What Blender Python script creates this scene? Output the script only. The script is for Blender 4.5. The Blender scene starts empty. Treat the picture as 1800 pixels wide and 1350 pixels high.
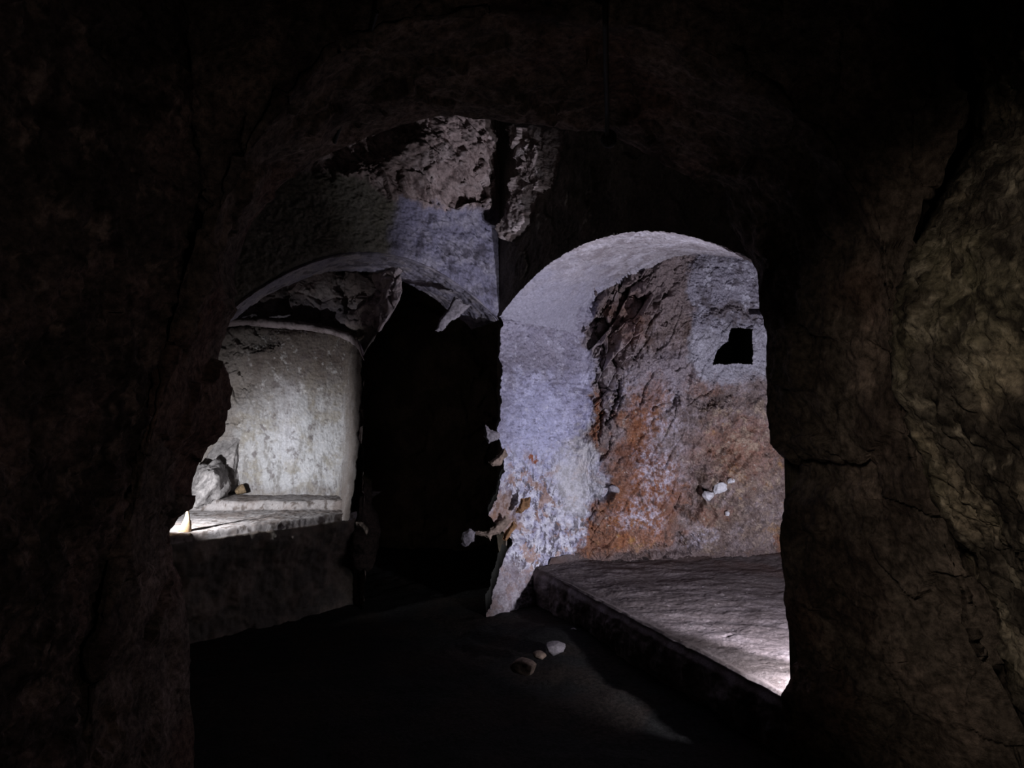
import bpy, math, random
import numpy as np
from mathutils import Vector, Matrix

# ------------------------------------------------------------------ camera, world, lights, exposure
sc = bpy.context.scene
col = sc.collection
F = 1250.0                       # focal length in pixels of the 1800 x 1350 frame
CZ = 1.6                         # eye height
cam = bpy.data.cameras.new('camera')
cam.sensor_width = 36.0
cam.lens = 36.0 * F / 1800.0
cam.clip_start = 0.02
cam_o = bpy.data.objects.new('camera', cam)
cam_o.location = (0, 0, CZ)
cam_o.rotation_euler = (math.pi / 2, 0, 0)
col.objects.link(cam_o)
sc.camera = cam_o

w = bpy.data.worlds.new('world')
w.use_nodes = True
w.node_tree.nodes['Background'].inputs[0].default_value = (0, 0, 0, 1)
sc.world = w
sc.view_settings.view_transform = 'Standard'
sc.view_settings.look = 'None'
sc.view_settings.exposure = 0.0
sc.view_settings.gamma = 1.0
sc.view_settings.use_curve_mapping = False
sc.cycles.max_bounces = 4
sc.cycles.diffuse_bounces = 2
sc.cycles.caustics_reflective = False
sc.cycles.caustics_refractive = False
sc.cycles.use_denoising = True


def spot(name, loc, target, power, colour, size_deg, blend, radius):
    l = bpy.data.lights.new(name, 'SPOT')
    l.energy = power
    l.color = colour
    l.spot_size = math.radians(size_deg)
    l.spot_blend = blend
    l.shadow_soft_size = radius
    o = bpy.data.objects.new(name, l)
    o.location = loc
    o.rotation_euler = (Vector(target) - Vector(loc)).to_track_quat('-Z', 'Y').to_euler()
    col.objects.link(o)
    return o


# floodlight on the left ledge, one in the right niche, then two added fill spots (all behind the pillars)
az1, el1 = math.radians(72), math.radians(-4)
LL_ = Vector((-2.12, 4.22, 0.885))
spot('left_niche_floodlight', LL_, LL_ + Vector((math.cos(az1) * math.cos(el1), math.sin(az1) * math.cos(el1), math.sin(el1))), 72, (0.97, 0.97, 1.0), 108, 0.85, 0.012)
az, el = math.radians(72), math.radians(18)
LP = Vector((1.50, 3.05, 0.56))
spot('right_niche_floodlight', LP, LP + Vector((math.cos(az) * math.cos(el), math.sin(az) * math.cos(el), math.sin(el))), 158, (0.86, 0.85, 1.0), 132, 0.15, 0.015)
az2, el2 = math.radians(110), math.radians(-35)
LQ = Vector((1.385, 2.975, 0.385))
spot('ledge_fill', LQ, LQ + Vector((math.cos(az2) * math.cos(el2), math.sin(az2) * math.cos(el2), math.sin(el2))), 85, (0.95, 0.93, 1.0), 92, 0.9, 0.012)  # added fill that brightens the near corner of the right ledge
spot('corner_fill', (1.235, 3.0, 0.55), (-0.30, 4.88, 2.80), 90, (0.94, 0.91, 1.0), 33, 0.8, 0.012)  # added fill for the wall and rock plates around the far corner
# dim fill lights added around the camera; no corridor lamps are known
spot('corridor_fill', (-0.5, -0.6, 2.1), (1.44, 1.35, 1.45), 85.0, (1.0, 0.86, 0.68), 45, 0.9, 0.15)  # added fill for the near right wall
spot('side_fill', (0.75, 0.1, 1.9), (-1.15, 1.35, 1.35), 7.0, (1.0, 0.80, 0.72), 75, 0.9, 0.1)  # added fill for the near left wall
spot('vault_fill', (0.0, 0.45, 1.15), (0.0, 2.15, 2.75), 3.2, (1.0, 0.80, 0.72), 66, 0.9, 0.1)  # added fill from below for the front arch soffit

# ------------------------------------------------------------------ numpy noise


def _hash(ix, iy, iz, seed):
    h = (ix.astype(np.uint32) * np.uint32(374761393) + iy.astype(np.uint32) * np.uint32(668265263)
         + iz.astype(np.uint32) * np.uint32(2147483647) + np.uint32(seed * 974634 + 12345))
    h = (h ^ (h >> np.uint32(13))) * np.uint32(1274126177)
    h = (h ^ (h >> np.uint32(15))) * np.uint32(2246822519)
    return h ^ (h >> np.uint32(16))


_G = np.array([[1, 1, 0], [-1, 1, 0], [1, -1, 0], [-1, -1, 0], [1, 0, 1], [-1, 0, 1], [1, 0, -1], [-1, 0, -1],
               [0, 1, 1], [0, -1, 1], [0, 1, -1], [0, -1, -1], [1, 1, 0], [-1, 1, 0], [0, -1, 1], [0, -1, -1]], np.float32)


def perlin(P, seed=0):
    P = P.astype(np.float32)
    I = np.floor(P)
    f = P - I
    I = I.astype(np.int64)
    u = f * f * f * (f * (f * 6 - 15) + 10)
    out = 0
    for dx in (0, 1):
        wx = u[..., 0] if dx else 1 - u[..., 0]
        for dy in (0, 1):
            wy = u[..., 1] if dy else 1 - u[..., 1]
            for dz in (0, 1):
                wz = u[..., 2] if dz else 1 - u[..., 2]
                g = _G[_hash(I[..., 0] + dx, I[..., 1] + dy, I[..., 2] + dz, seed) & np.uint32(15)]
                d = g[..., 0] * (f[..., 0] - dx) + g[..., 1] * (f[..., 1] - dy) + g[..., 2] * (f[..., 2] - dz)
                out = out + wx * wy * wz * d
    return out


def fbm(P, sc_=1.0, octv=4, seed=0, gain=0.5):
    a, s, t = 1.0, 0.0, 0.0
    p = np.asarray(P) * sc_
    for i in range(octv):
        s = s + a * perlin(p + 17.3 * i, seed + i)
        t += a
        a *= gain
        p = p * 2.03
    return s / t * 1.6


def ridged(P, sc_=1.0, octv=3, seed=0):
    a, s, t = 1.0, 0.0, 0.0
    p = np.asarray(P) * sc_
    for i in range(octv):
        s = s + a * (1 - np.abs(perlin(p + 9.1 * i, seed + i)) * 2.2)
        t += a
        a *= 0.5
        p = p * 2.1
    return s / t


def cells(P, sc_=1.0, seed=0):
    """cellular noise: distance to nearest, distance to second nearest, offset to the nearest, three random numbers of it"""
    p = (np.asarray(P) * sc_).astype(np.float32)
    I = np.floor(p).astype(np.int64)
    shp = p.shape[:-1]
    f1 = np.full(shp, 9.0, np.float32)
    f2 = np.full(shp, 9.0, np.float32)
    off = np.zeros(p.shape, np.float32)
    rnd = np.zeros(p.shape, np.float32)
    for dx in (-1, 0, 1):
        for dy in (-1, 0, 1):
            for dz in (-1, 0, 1):
                c = I + np.array([dx, dy, dz])
                h = _hash(c[..., 0], c[..., 1], c[..., 2], seed)
                r = np.stack([(h & np.uint32(1023)), (h >> np.uint32(10)) & np.uint32(1023), (h >> np.uint32(20)) & np.uint32(1023)], -1).astype(np.float32) / 1023.0
                d = p - (c + r)
                dd = np.sqrt((d * d).sum(-1))
                m = dd < f1
                f2 = np.where(m, f1, np.minimum(f2, dd))
                f1 = np.where(m, dd, f1)
                off = np.where(m[..., None], d, off)
                rnd = np.where(m[..., None], r, rnd)
    return f1, f2, off, rnd


def facets(P, sc_, seed=0, squash=(1, 1, 1), warp=0.25):
    """angular broken rock: every cell is a tilted facet"""
    q = np.asarray(P) * np.array(squash)
    if warp:
        q = q + warp / sc_ * np.stack([fbm(P, sc_ * 0.9, 2, seed + 31), fbm(P, sc_ * 0.9, 2, seed + 41), fbm(P, sc_ * 0.9, 2, seed + 51)], -1)
    f1, f2, off, r = cells(q, sc_, seed)
    d = (off * (r - 0.5)).sum(-1) * 2.0 + (r[..., 0] - 0.5) * 0.9
    edge = np.clip((f2 - f1) / 0.08, 0, 1)
    return d, edge, r


def grit(P, sc_=1.0, seed=0, octv=6):
    return 1.6 * fbm(P, sc_, octv, seed, 0.7)


def ss(a, b, x):
    t = np.clip((x - a) / (b - a), 0, 1)
    return t * t * (3 - 2 * t)


def mix(a, b, m):
    m = np.asarray(m)[..., None]
    return a * (1 - m) + np.asarray(b, np.float32) * m


# ------------------------------------------------------------------ geometry helpers
def U(px, py, Y):
    px, py, Y = np.broadcast_arrays(np.asarray(px, float), np.asarray(py, float), np.asarray(Y, float))
    return np.stack([(px - 900) / F * Y, Y, CZ - (py - 675) / F * Y], -1)


def proj(P):
    return 900 + F * P[..., 0] / P[..., 1], 675 - F * (P[..., 2] - CZ) / P[..., 1]


def lerp_pts(pts, t):
    pts = np.asarray(pts, float)
    x = t * (len(pts) - 1)
    return np.stack([np.interp(x, np.arange(len(pts)), pts[:, k]) for k in range(pts.shape[1])], -1)


def along(pts, n):
    """n points spaced evenly along a polyline"""
    pts = np.asarray(pts, float)
    s = np.r_[0, np.cumsum(np.linalg.norm(np.diff(pts, axis=0), axis=1))]
    q = np.linspace(0, s[-1], n)
    return np.stack([np.interp(q, s, pts[:, k]) for k in range(pts.shape[1])], -1)


def normals(P, toward):
    du = np.gradient(P, axis=1)
    dv = np.gradient(P, axis=0)
    n = np.cross(du, dv)
    n /= np.linalg.norm(n, axis=-1, keepdims=True) + 1e-9
    s = np.sign(((np.asarray(toward) - P) * n).sum(-1, keepdims=True))
    s[s == 0] = 1
    return n * s


def push(P, toward, d):
    n = normals(P, toward)
    return P + n * d[..., None]


def grid_obj(name, P, C, mat, parent=None, mask=None, kind=None):
    nv, nu = P.shape[:2]
    idx = np.arange(nv * nu).reshape(nv, nu)
    q = np.stack([idx[:-1, :-1], idx[:-1, 1:], idx[1:, 1:], idx[1:, :-1]], -1)
    if mask is not None:
        q = q[mask[:-1, :-1] & mask[1:, 1:] & mask[:-1, 1:] & mask[1:, :-1]]
    q = q.reshape(-1, 4)
    used = np.unique(q)
    remap = np.zeros(nv * nu, np.int64)
    remap[used] = np.arange(len(used))
    q = remap[q]
    V = P.reshape(-1, 3)[used].astype(np.float32)
    me = bpy.data.meshes.new(name)
    me.vertices.add(len(V))
    me.vertices.foreach_set('co', V.ravel())
    me.loops.add(q.size)
    me.loops.foreach_set('vertex_index', q.ravel().astype(np.int32))
    me.polygons.add(len(q))
    me.polygons.foreach_set('loop_start', (np.arange(len(q)) * 4).astype(np.int32))
    me.polygons.foreach_set('loop_total', np.full(len(q), 4, np.int32))
    me.polygons.foreach_set('use_smooth', np.ones(len(q), bool))
    me.update(calc_edges=True)
    if C is not None:
        a = me.color_attributes.new('Col', 'FLOAT_COLOR', 'POINT')
        c4 = np.ones((len(V), 4), np.float32)
        c4[:, :3] = np.clip(np.broadcast_to(C, P.shape).reshape(-1, 3)[used], 0.002, 0.95)
        a.data.foreach_set('color', c4.ravel())
    me.materials.append(mat)
    o = bpy.data.objects.new(name, me)
    col.objects.link(o)
    if parent is not None:
        o.parent = parent
    if kind:
        o['kind'] = kind
    return o


def tag(o, label=None, cat=None, group=None):
    if label:
        o['label'] = label
    if cat:
        o['category'] = cat
    if group:
        o['group'] = group
    return o


# ------------------------------------------------------------------ materials
def rock_mat(name, grain=70, contrast=0.35, bump=0.5, dist=0.012, rough=0.9, spec=0.2, colour=None, pits=0.0):
    m = bpy.data.materials.new(name)
    m.use_nodes = True
    nt = m.node_tree
    N, L = nt.nodes, nt.links
    b = N['Principled BSDF']
    b.inputs['Roughness'].default_value = rough
    b.inputs['Specular IOR Level'].default_value = spec
    tc = N.new('ShaderNodeTexCoord')
    n1 = N.new('ShaderNodeTexNoise')
    n1.inputs['Scale'].default_value = grain
    n1.inputs['Detail'].default_value = 6
    n1.inputs['Roughness'].default_value = 0.65
    L.new(tc.outputs['Object'], n1.inputs['Vector'])
    mr = N.new('ShaderNodeMapRange')
    mr.inputs['From Min'].default_value = 0.3
    mr.inputs['From Max'].default_value = 0.7
    mr.inputs['To Min'].default_value = 1 - contrast
    mr.inputs['To Max'].default_value = 1 + contrast
    L.new(n1.outputs['Fac'], mr.inputs['Value'])
    mul = N.new('ShaderNodeMix')
    mul.data_type = 'RGBA'
    mul.blend_type = 'MULTIPLY'
    mul.inputs[0].default_value = 1.0
    if colour is None:
        at = N.new('ShaderNodeAttribute')
        at.attribute_name = 'Col'
        L.new(at.outputs['Color'], mul.inputs[6])
    else:
        n2 = N.new('ShaderNodeTexNoise')
        n2.inputs['Scale'].default_value = grain * 0.25
        n2.inputs['Detail'].default_value = 4
        L.new(tc.outputs['Object'], n2.inputs['Vector'])
        cr = N.new('ShaderNodeValToRGB')
        cr.color_ramp.elements[0].position = 0.35
        cr.color_ramp.elements[1].position = 0.65
        cr.color_ramp.elements[0].color = (*[c * 0.6 for c in colour], 1)
        cr.color_ramp.elements[1].color = (*colour, 1)
        L.new(n2.outputs['Fac'], cr.inputs['Fac'])
        L.new(cr.outputs['Color'], mul.inputs[6])
    L.new(mr.outputs['Result'], mul.inputs[7])
    L.new(mul.outputs[2], b.inputs['Base Color'])
    n3 = N.new('ShaderNodeTexNoise')
    n3.inputs['Scale'].default_value = grain * 0.8
    n3.inputs['Detail'].default_value = 8
    n3.inputs['Roughness'].default_value = 0.7
    L.new(tc.outputs['Object'], n3.inputs['Vector'])
    bp = N.new('ShaderNodeBump')
    bp.inputs['Strength'].default_value = bump
    bp.inputs['Distance'].default_value = dist
    L.new(n3.outputs['Fac'], bp.inputs['Height'])
    L.new(bp.outputs['Normal'], b.inputs['Normal'])
    return m


M_plaster = rock_mat('weathered_limewash', 55, 0.22, 0.5, 0.012)
M_rock = rock_mat('broken_bedrock', 60, 0.35, 0.7, 0.014)
M_stain = rock_mat('iron_stained_rock', 75, 0.4, 0.7, 0.012, 0.75, 0.35)
M_earth = rock_mat('damp_earth_ledge', 80, 0.3, 0.6, 0.010, 0.85, 0.15)
M_dark = rock_mat('dark_tuff', 42, 0.75, 0.9, 0.025)
M_pale = rock_mat('pale_smoothed_ledge', 60, 0.18, 0.4, 0.008)
M_quartz = rock_mat('white_quartz', 60, 0.12, 0.3, 0.006, 0.45, 0.5, (0.80, 0.80, 0.84))
M_brown = rock_mat('brown_stone', 60, 0.3, 0.6, 0.01, colour=(0.22, 0.16, 0.10))
M_deep = rock_mat('deep_brown_rock', 40, 0.4, 0.8, 0.02, colour=(0.10, 0.078, 0.066))
M_grey = rock_mat('grey_lilac_stone', 60, 0.3, 0.6, 0.01, colour=(0.36, 0.33, 0.36))
M_bould = rock_mat('grey_boulder_stone', 40, 0.3, 0.8, 0.02, colour=(0.38, 0.36, 0.36))
M_tan = rock_mat('tan_stone', 60, 0.3, 0.6, 0.01, colour=(0.33, 0.25, 0.20))
M_ochre = rock_mat('ochre_stone', 60, 0.3, 0.6, 0.01, colour=(0.36, 0.20, 0.10))
M_amber = rock_mat('amber_flake', 90, 0.2, 0.4, 0.004, 0.5, 0.4, (0.40, 0.27, 0.15))
M_cable = rock_mat('black_rubber', 120, 0.2, 0.2, 0.002, 0.6, 0.3, (0.012, 0.011, 0.010))

# ------------------------------------------------------------------ plan of the room (metres)
A = np.array([-0.09, 5.0])              # far corner where the two arched walls meet
B = np.array([1.166, 3.1])              # near end of the right arch
LB = np.array([-1.69, 4.3])             # near end of the left arch
dR = (B - A) / np.linalg.norm(B - A)
dL = (LB - A) / np.linalg.norm(LB - A)
LR = np.linalg.norm(B - A)
LL = np.linalg.norm(LB - A)
ROOM = np.array([0.1, 3.6, 1.7])
CAMP = np.array([0.0, 0.0, CZ])


def line_Y(px, p0, d):
    """depth at which the sight line of a column meets the vertical plane through p0 along d"""
    n = np.array([-d[1], d[0]])
    k = (np.asarray(px, float) - 900) / F
    return (n @ p0) / (k * n[0] + n[1])


def smin(a, b, k):
    h = np.clip(0.5 + 0.5 * (b - a) / k, 0, 1)
    return b * (1 - h) + a * h - k * h * (1 - h)


# ================================================================== floor and ceiling of the chamber
xs, ys = np.linspace(-3.4, 3.4, 220), np.linspace(-1.6, 8.0, 240)
X, Y = np.meshgrid(xs, ys)
P = np.stack([X, Y, np.zeros_like(X)], -1)
P[..., 2] += 0.03 * fbm(P, 1.2, 4, 3) + 0.012 * fbm(P, 9, 3, 5) - 0.02
P[..., 2] += 0.06 * np.exp(-(((X - 0.25) / 0.35) ** 2 + ((Y - 4.45) / 0.4) ** 2))
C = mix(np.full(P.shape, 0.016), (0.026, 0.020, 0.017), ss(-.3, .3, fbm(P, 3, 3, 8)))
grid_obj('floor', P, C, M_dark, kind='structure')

xs, ys = np.linspace(-3.4, 3.4, 160), np.linspace(2.4, 8.0, 140)
X, Y = np.meshgrid(xs, ys)
P = np.stack([X, Y, 3.55 - 0.06 * X ** 2], -1)
P[..., 2] += 0.08 * fbm(P, 1.5, 4, 13)
C = np.full(P.shape, 0.14)
ceil = grid_obj('ceiling', P, C, M_dark, kind='structure')
xs, ys = np.linspace(-2.2, 2.2, 80), np.linspace(-1.6, 2.2, 80)
X, Y = np.meshgrid(xs, ys)
P = np.stack([X, Y, 3.0 - 0.1 * X ** 2], -1)
P[..., 2] += 0.06 * fbm(P, 1.5, 4, 14)
grid_obj('corridor_vault', P, np.full(P.shape, 0.12), M_dark, ceil)

# ================================================================== front wall: the dark arch one looks through
ring0 = [(345, 1500), (338, 1250), (330, 1100), (312, 1000), (299, 957), (298, 925), (310, 903), (336, 888), (336, 848), (358, 798),
         (384, 750), (386, 700), (383, 630), (398, 575), (414, 545), (412, 470), (440, 390), (500, 320), (583, 267), (661, 233),
         (739, 211), (800, 206), (860, 212), (920, 216), (995, 228), (1067, 236), (1128, 267), (1211, 311), (1267, 361), (1305, 433),
         (1330, 480), (1342, 560), (1350, 610), (1346, 690), (1352, 780), (1370, 803), (1408, 816), (1406, 846), (1380, 880), (1372, 925),
         (1374, 1000), (1380, 1060), (1391, 1115), (1404, 1160), (1393, 1170), (1392, 1190), (1372, 1222), (1385, 1300), (1400, 1500)]
ring1 = [(110, 1600), (150, 1350), (170, 1150), (200, 1020), (215, 960), (230, 915), (236, 900), (240, 880), (248, 840), (256, 800),
         (270, 750), (285, 700), (303, 630), (325, 560), (340, 510), (365, 430), (392, 355), (440, 260), (500, 180), (580, 100),
         (680, 50), (780, 30), (860, 24), (940, 22), (1040, 30), (1120, 45), (1220, 80), (1330, 140), (1430, 230), (1510, 340),
         (1550, 430), (1562, 520), (1565, 580), (1577, 690), (1598, 780), (1603, 806), (1608, 820), (1614, 845), (1625, 880), (1645, 925),
         (1680, 1000), (1700, 1050), (1712, 1110), (1728, 1160), (1732, 1172), (1740, 1190), (1755, 1225), (1780, 1300), (1840, 1500)]
ring2 = [(x - 12, y) for x, y in ring1[:15]] + [(352, 430), (362, 340), (345, 200), (330, 80), (322, -150), (500, -150), (700, -150), (850, -150),
         (950, -150), (1060, -150), (1200, -150), (1400, -150), (1640, -150), (1672, 60), (1685, 230), (1612, 350)] + [(x + 12, y) for x, y in ring1[31:]]
nt_ = 700
t = np.linspace(0, 1, nt_)
r0 = lerp_pts(ring0, t)
r1 = lerp_pts(ring1, t)
r2 = lerp_pts(ring2, t)
jit = U(r0[:, 0], r0[:, 1], 2.7)
r0 = r0 + np.stack([6 * fbm(jit, 7, 4, 61), 6 * fbm(jit, 7, 4, 67)], -1)
k0 = U(r0[:, 0], r0[:, 1], 2.70)
k1 = U(r1[:, 0], r1[:, 1], 2.02)
k2 = U(r2[:, 0], r2[:, 1], 2.02)
side = np.where(r2[:, 0] > 1500, 1.0, 0.0)[:, None]
out = (r2 - np.array([900, 675])) / np.linalg.norm(r2 - np.array([900, 675]), axis=1)[:, None]
k3 = U(r2[:, 0] + 14 * out[:, 0], r2[:, 1], 2.55) * side + U(r2[:, 0] + 30 * out[:, 0], r2[:, 1] + 30 * np.minimum(out[:, 1], 0), 2.3) * (1 - side)
km = k0 + (k0 - U(900, 700, 2.7)) * np.array([1.15, 0, 0.75])
km[:, 1] = 2.86
kmid = k0 * 0.35 + km * 0.65
kmid[:, 1] = 2.84
rows = []


def seg(a, b, n, bow=0.0):
    for i in range(n):
        s = i / n
        rows.append(a * (1 - s) + b * s)


seg(km, kmid, 6)
seg(kmid, k0 + (km - k0) * 0.03, 8)
seg(k0 + (km - k0) * 0.03, k0, 4)
i0 = len(rows)
seg(k0, k1, 90)
i1 = len(rows)
seg(k1, k2, 40)
seg(k2, k3, 14)
rows.append(k3)
P = np.stack(rows, 0)
amt = np.clip(np.abs(np.arange(len(rows)) - i0) / 14.0, 0, 1)[:, None] * np.ones((1, nt_))
fd, fe, fr = facets(P, 4.5, 21, (1, 0.7, 1))
d = amt * (0.045 * fbm(P, 2.2, 5, 2) + 0.035 * fd + 0.015 * fbm(P, 14, 3, 6)) + 0.006 * fbm(P, 25, 3, 9)
base = np.where(P[..., 1:2] < 2.85, 1, 1)
P2 = push(P, np.array([0.1, 1.2, 1.5]), d)
px, py = proj(P)
C = mix(np.full(P.shape, 0.17) * np.array([1.0, 0.80, 0.70]), (0.26, 0.20, 0.175), ss(-.1, .5, fbm(P, 3.5, 5, 71)))
C = mix(C, (0.07, 0.05, 0.045), ss(.1, .5, fbm(P, 2.2, 5, 75)) * 0.8)
C = mix(C, (0.20, 0.10, 0.075), ss(.15, .45, fbm(P, 1.7, 3, 79)) * 0.4)
C = C * (1 + 0.45 * np.clip(grit(P, 12, 72), -1, 1))[..., None]
wall_front = grid_obj('wall_front', P2, C, M_dark, kind='structure')

# ================================================================== near left wall and near right wall of the corridor
lx = [(322, -200), (330, 80), (345, 200), (362, 340), (352, 430), (320, 540), (290, 630), (258, 750), (236, 840), (218, 915), (188, 1020), (158, 1150), (138, 1350), (98, 1600)]
nv, nu = 330, 215
lp = along(lx, nv)
K0 = U(lp[:, 0] + 10, lp[:, 1], 2.35)
K1 = U(lp[:, 0] - 6, lp[:, 1], 2.0)
Zr = K1[:, 2]
K2 = np.stack([np.interp(Zr, [-0.3, 0.8, 1.6, 3.0], [-1.24, -1.12, -1.10, -0.98]), np.full(nv, 1.45), Zr], -1)
K3 = np.stack([np.interp(Zr, [-0.3, 0.8, 1.6, 3.0], [-1.30, -1.20, -1.16, -1.05]), np.full(nv, 0.5), Zr], -1)
K4 = K3 + np.array([-0.1, -2.0, 0])
s = np.linspace(0, 1, nu)
P = np.zeros((nv, nu, 3))
kn = [0, 0.12, 0.6, 0.85, 1.0]
KK = np.stack([K0, K1, K2, K3, K4], 1)
for c in range(3):
    for i in range(nv):
        P[i, :, c] = np.interp(s, kn, KK[i, :, c])
fd, fe, fr = facets(P, 3.6, 33)
d = 0.06 * fbm(P, 1.8, 5, 4) + 0.02 * fd + 0.024 * grit(P, 9, 7) + 0.008 * fbm(P, 40, 2, 8)
d = d * ss(0, 0.12, s)[None, :]
P2 = push(P, CAMP + np.array([0, 1.2, 0]), d)
px, py = proj(np.maximum(P, [-9, 0.05, -9]))
C = mix(np.full(P.shape, 0.10) * np.array([1.0, 0.8, 0.75]), (0.24, 0.175, 0.165), ss(-.05, .45, fbm(P, 4.5, 5, 81)))
C = mix(C, (0.05, 0.04, 0.035), ss(.0, .4, fbm(P, 3, 5, 85)) * 0.8)
C = mix(C, (0.36, 0.28, 0.25), ss(.15, .7, grit(P, 9, 86)) * .7)
C = mix(C, (0.025, 0.02, 0.018), ss(.1, .6, grit(P, 10, 87)) * .8)
wall_left = grid_obj('wall_left', P2, C, M_dark, kind='structure')

rx = [(1620, -250), (1640, -150), (1672, 60), (1700, 150), (1688, 245), (1622, 350), (1584, 450), (1572, 520), (1577, 600), (1590, 700), (1618, 820), (1640, 890), (1690, 1000), (1722, 1110), (1752, 1190), (1792, 1300), (1852, 1500)]
lp = along(rx, nv)
wgap = np.interp(lp[:, 1], [-200, 100, 250, 400, 600, 900, 1100, 1300], [14, 30, 42, 34, 10, 12, 34, 40])
K0 = U(lp[:, 0] - 6, lp[:, 1], 2.62)
K1 = U(lp[:, 0] + wgap, lp[:, 1], 1.98)
Zr = K1[:, 2]
K2 = K1 * np.array([1, 1, 1]) + np.stack([np.full(nv, 0.03), np.full(nv, -0.30), 0 * Zr], -1)
K3 = np.stack([K1[:, 0] * 0.3 + np.interp(Zr, [-0.3, 0.8, 1.6, 3.0], [1.20, 1.10, 1.05, 1.02]) * 0.75, np.full(nv, 1.1), Zr], -1)
K4 = K3 + np.array([0.1, -2.6, 0])
KK = np.stack([K0, K1, K2, K3, K4], 1)
kn = [0, 0.16, 0.58, 0.85, 1.0]
P = np.zeros((nv, nu, 3))
for c in range(3):
    for i in range(nv):
        P[i, :, c] = np.interp(s, kn, KK[i, :, c])
fd, fe, fr = facets(P, 4.0, 35)
d = 0.05 * fbm(P, 1.8, 5, 14) + 0.015 * fd + 0.024 * grit(P, 9, 17) + 0.008 * fbm(P, 38, 2, 18)
d = d * ss(0.02, 0.2, s)[None, :]
P2 = push(P, CAMP + np.array([0, 1.2, 0]), d)
px, py = proj(np.maximum(P, [-9, 0.05, -9]))
C = mix(np.full(P.shape, 0.13) * np.array([1.0, 0.84, 0.72]), (0.36, 0.30, 0.235), ss(-.05, .4, fbm(P, 5, 5, 91)))
C = mix(C, (0.05, 0.04, 0.035), ss(.02, .35, fbm(P, 4.5, 5, 95)) * 0.85)
C = mix(C, (0.34, 0.31, 0.20), ss(0, .4, fbm(P, 2.5, 3, 96)) * 0.35)
C = mix(C, (0.50, 0.44, 0.36), ss(.15, .7, grit(P, 10, 97)) * .7)
C = mix(C, (0.025, 0.02, 0.018), ss(.05, .55, grit(P, 11, 98)) * .85)
wall_right = grid_obj('wall_right', P2, C, M_dark, kind='structure')

# ================================================================== right arched wall
def arcR(t):
    return 2.07 + 0.37 * (1 - np.abs(2 * t - 1) ** 2.1)


# dark face above the arch
nu, nv = 280, 180
t = np.linspace(-0.02, 1.32, nu)
z0 = np.where(t <= 1.0, arcR(np.clip(t, 0, 1)), 2.07 - (t - 1.0) / 0.03 * 2.2)
z0 = np.maximum(z0, -0.1)
q = np.linspace(0, 1, nv)[:, None]
Z = z0[None, :] * (1 - q) + 3.75 * q
XY = A[None, :] + dR[None, :] * (t * LR)[:, None]
P = np.stack([np.broadcast_to(XY[:, 0], Z.shape), np.broadcast_to(XY[:, 1], Z.shape), Z], -1)
fd, fe, fr = facets(P, 5, 41)
edge = ss(0, 0.10, q) * np.ones((1, nu))
cor = ss(-0.02, 0.05, t)[None, :]
d = (0.02 * fbm(P, 3, 4, 42) + 0.012 * fd + 0.006 * fbm(P, 20, 3, 43)) * edge * cor + 0.006 * fbm(P, 45, 2, 44) * cor
P2 = push(P, ROOM, d)
P2[0, :, 2] += 0.012 * fbm(P[0], 30, 3, 45)
C = mix(np.full(P.shape, 0.16) * np.array([1, 0.88, 0.75]), (0.24, 0.21, 0.18), ss(-.2, .4, fbm(P, 4, 4, 46)))
wall_fr = grid_obj('wall_far_right', P2, C, M_rock, kind='structure')


# jamb and back of the right niche: one surface round the corner, split in two parts
def Y_right(px, py):
    yj = line_Y(px, A, np.array([0.72, 0.60]) / np.hypot(.72, .6))
    yb = line_Y(px, np.array([0.5, 5.52]), np.array([1.5, -0.15]) / np.hypot(1.5, .15))
    yb = yb + 0.10 * ss(520, 980, py) * ss(1040, 1180, px) - 0.02
    return smin(yj, yb, 0.12)


def rot2(a):
    return np.array([math.cos(a), math.sin(a)])


def blob(px, py, cx, cy, rx, ry, w=0.0, soft=0.5, rot=0.0):
    c_, s_ = math.cos(rot), math.sin(rot)
    x, y = px - cx, py - cy
    x, y = x * c_ + y * s_, -x * s_ + y * c_
    r = np.sqrt((x / rx) ** 2 + (y / ry) ** 2) + w
    return 1 - ss(1 - soft, 1 + soft * 0.6, r)


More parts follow.
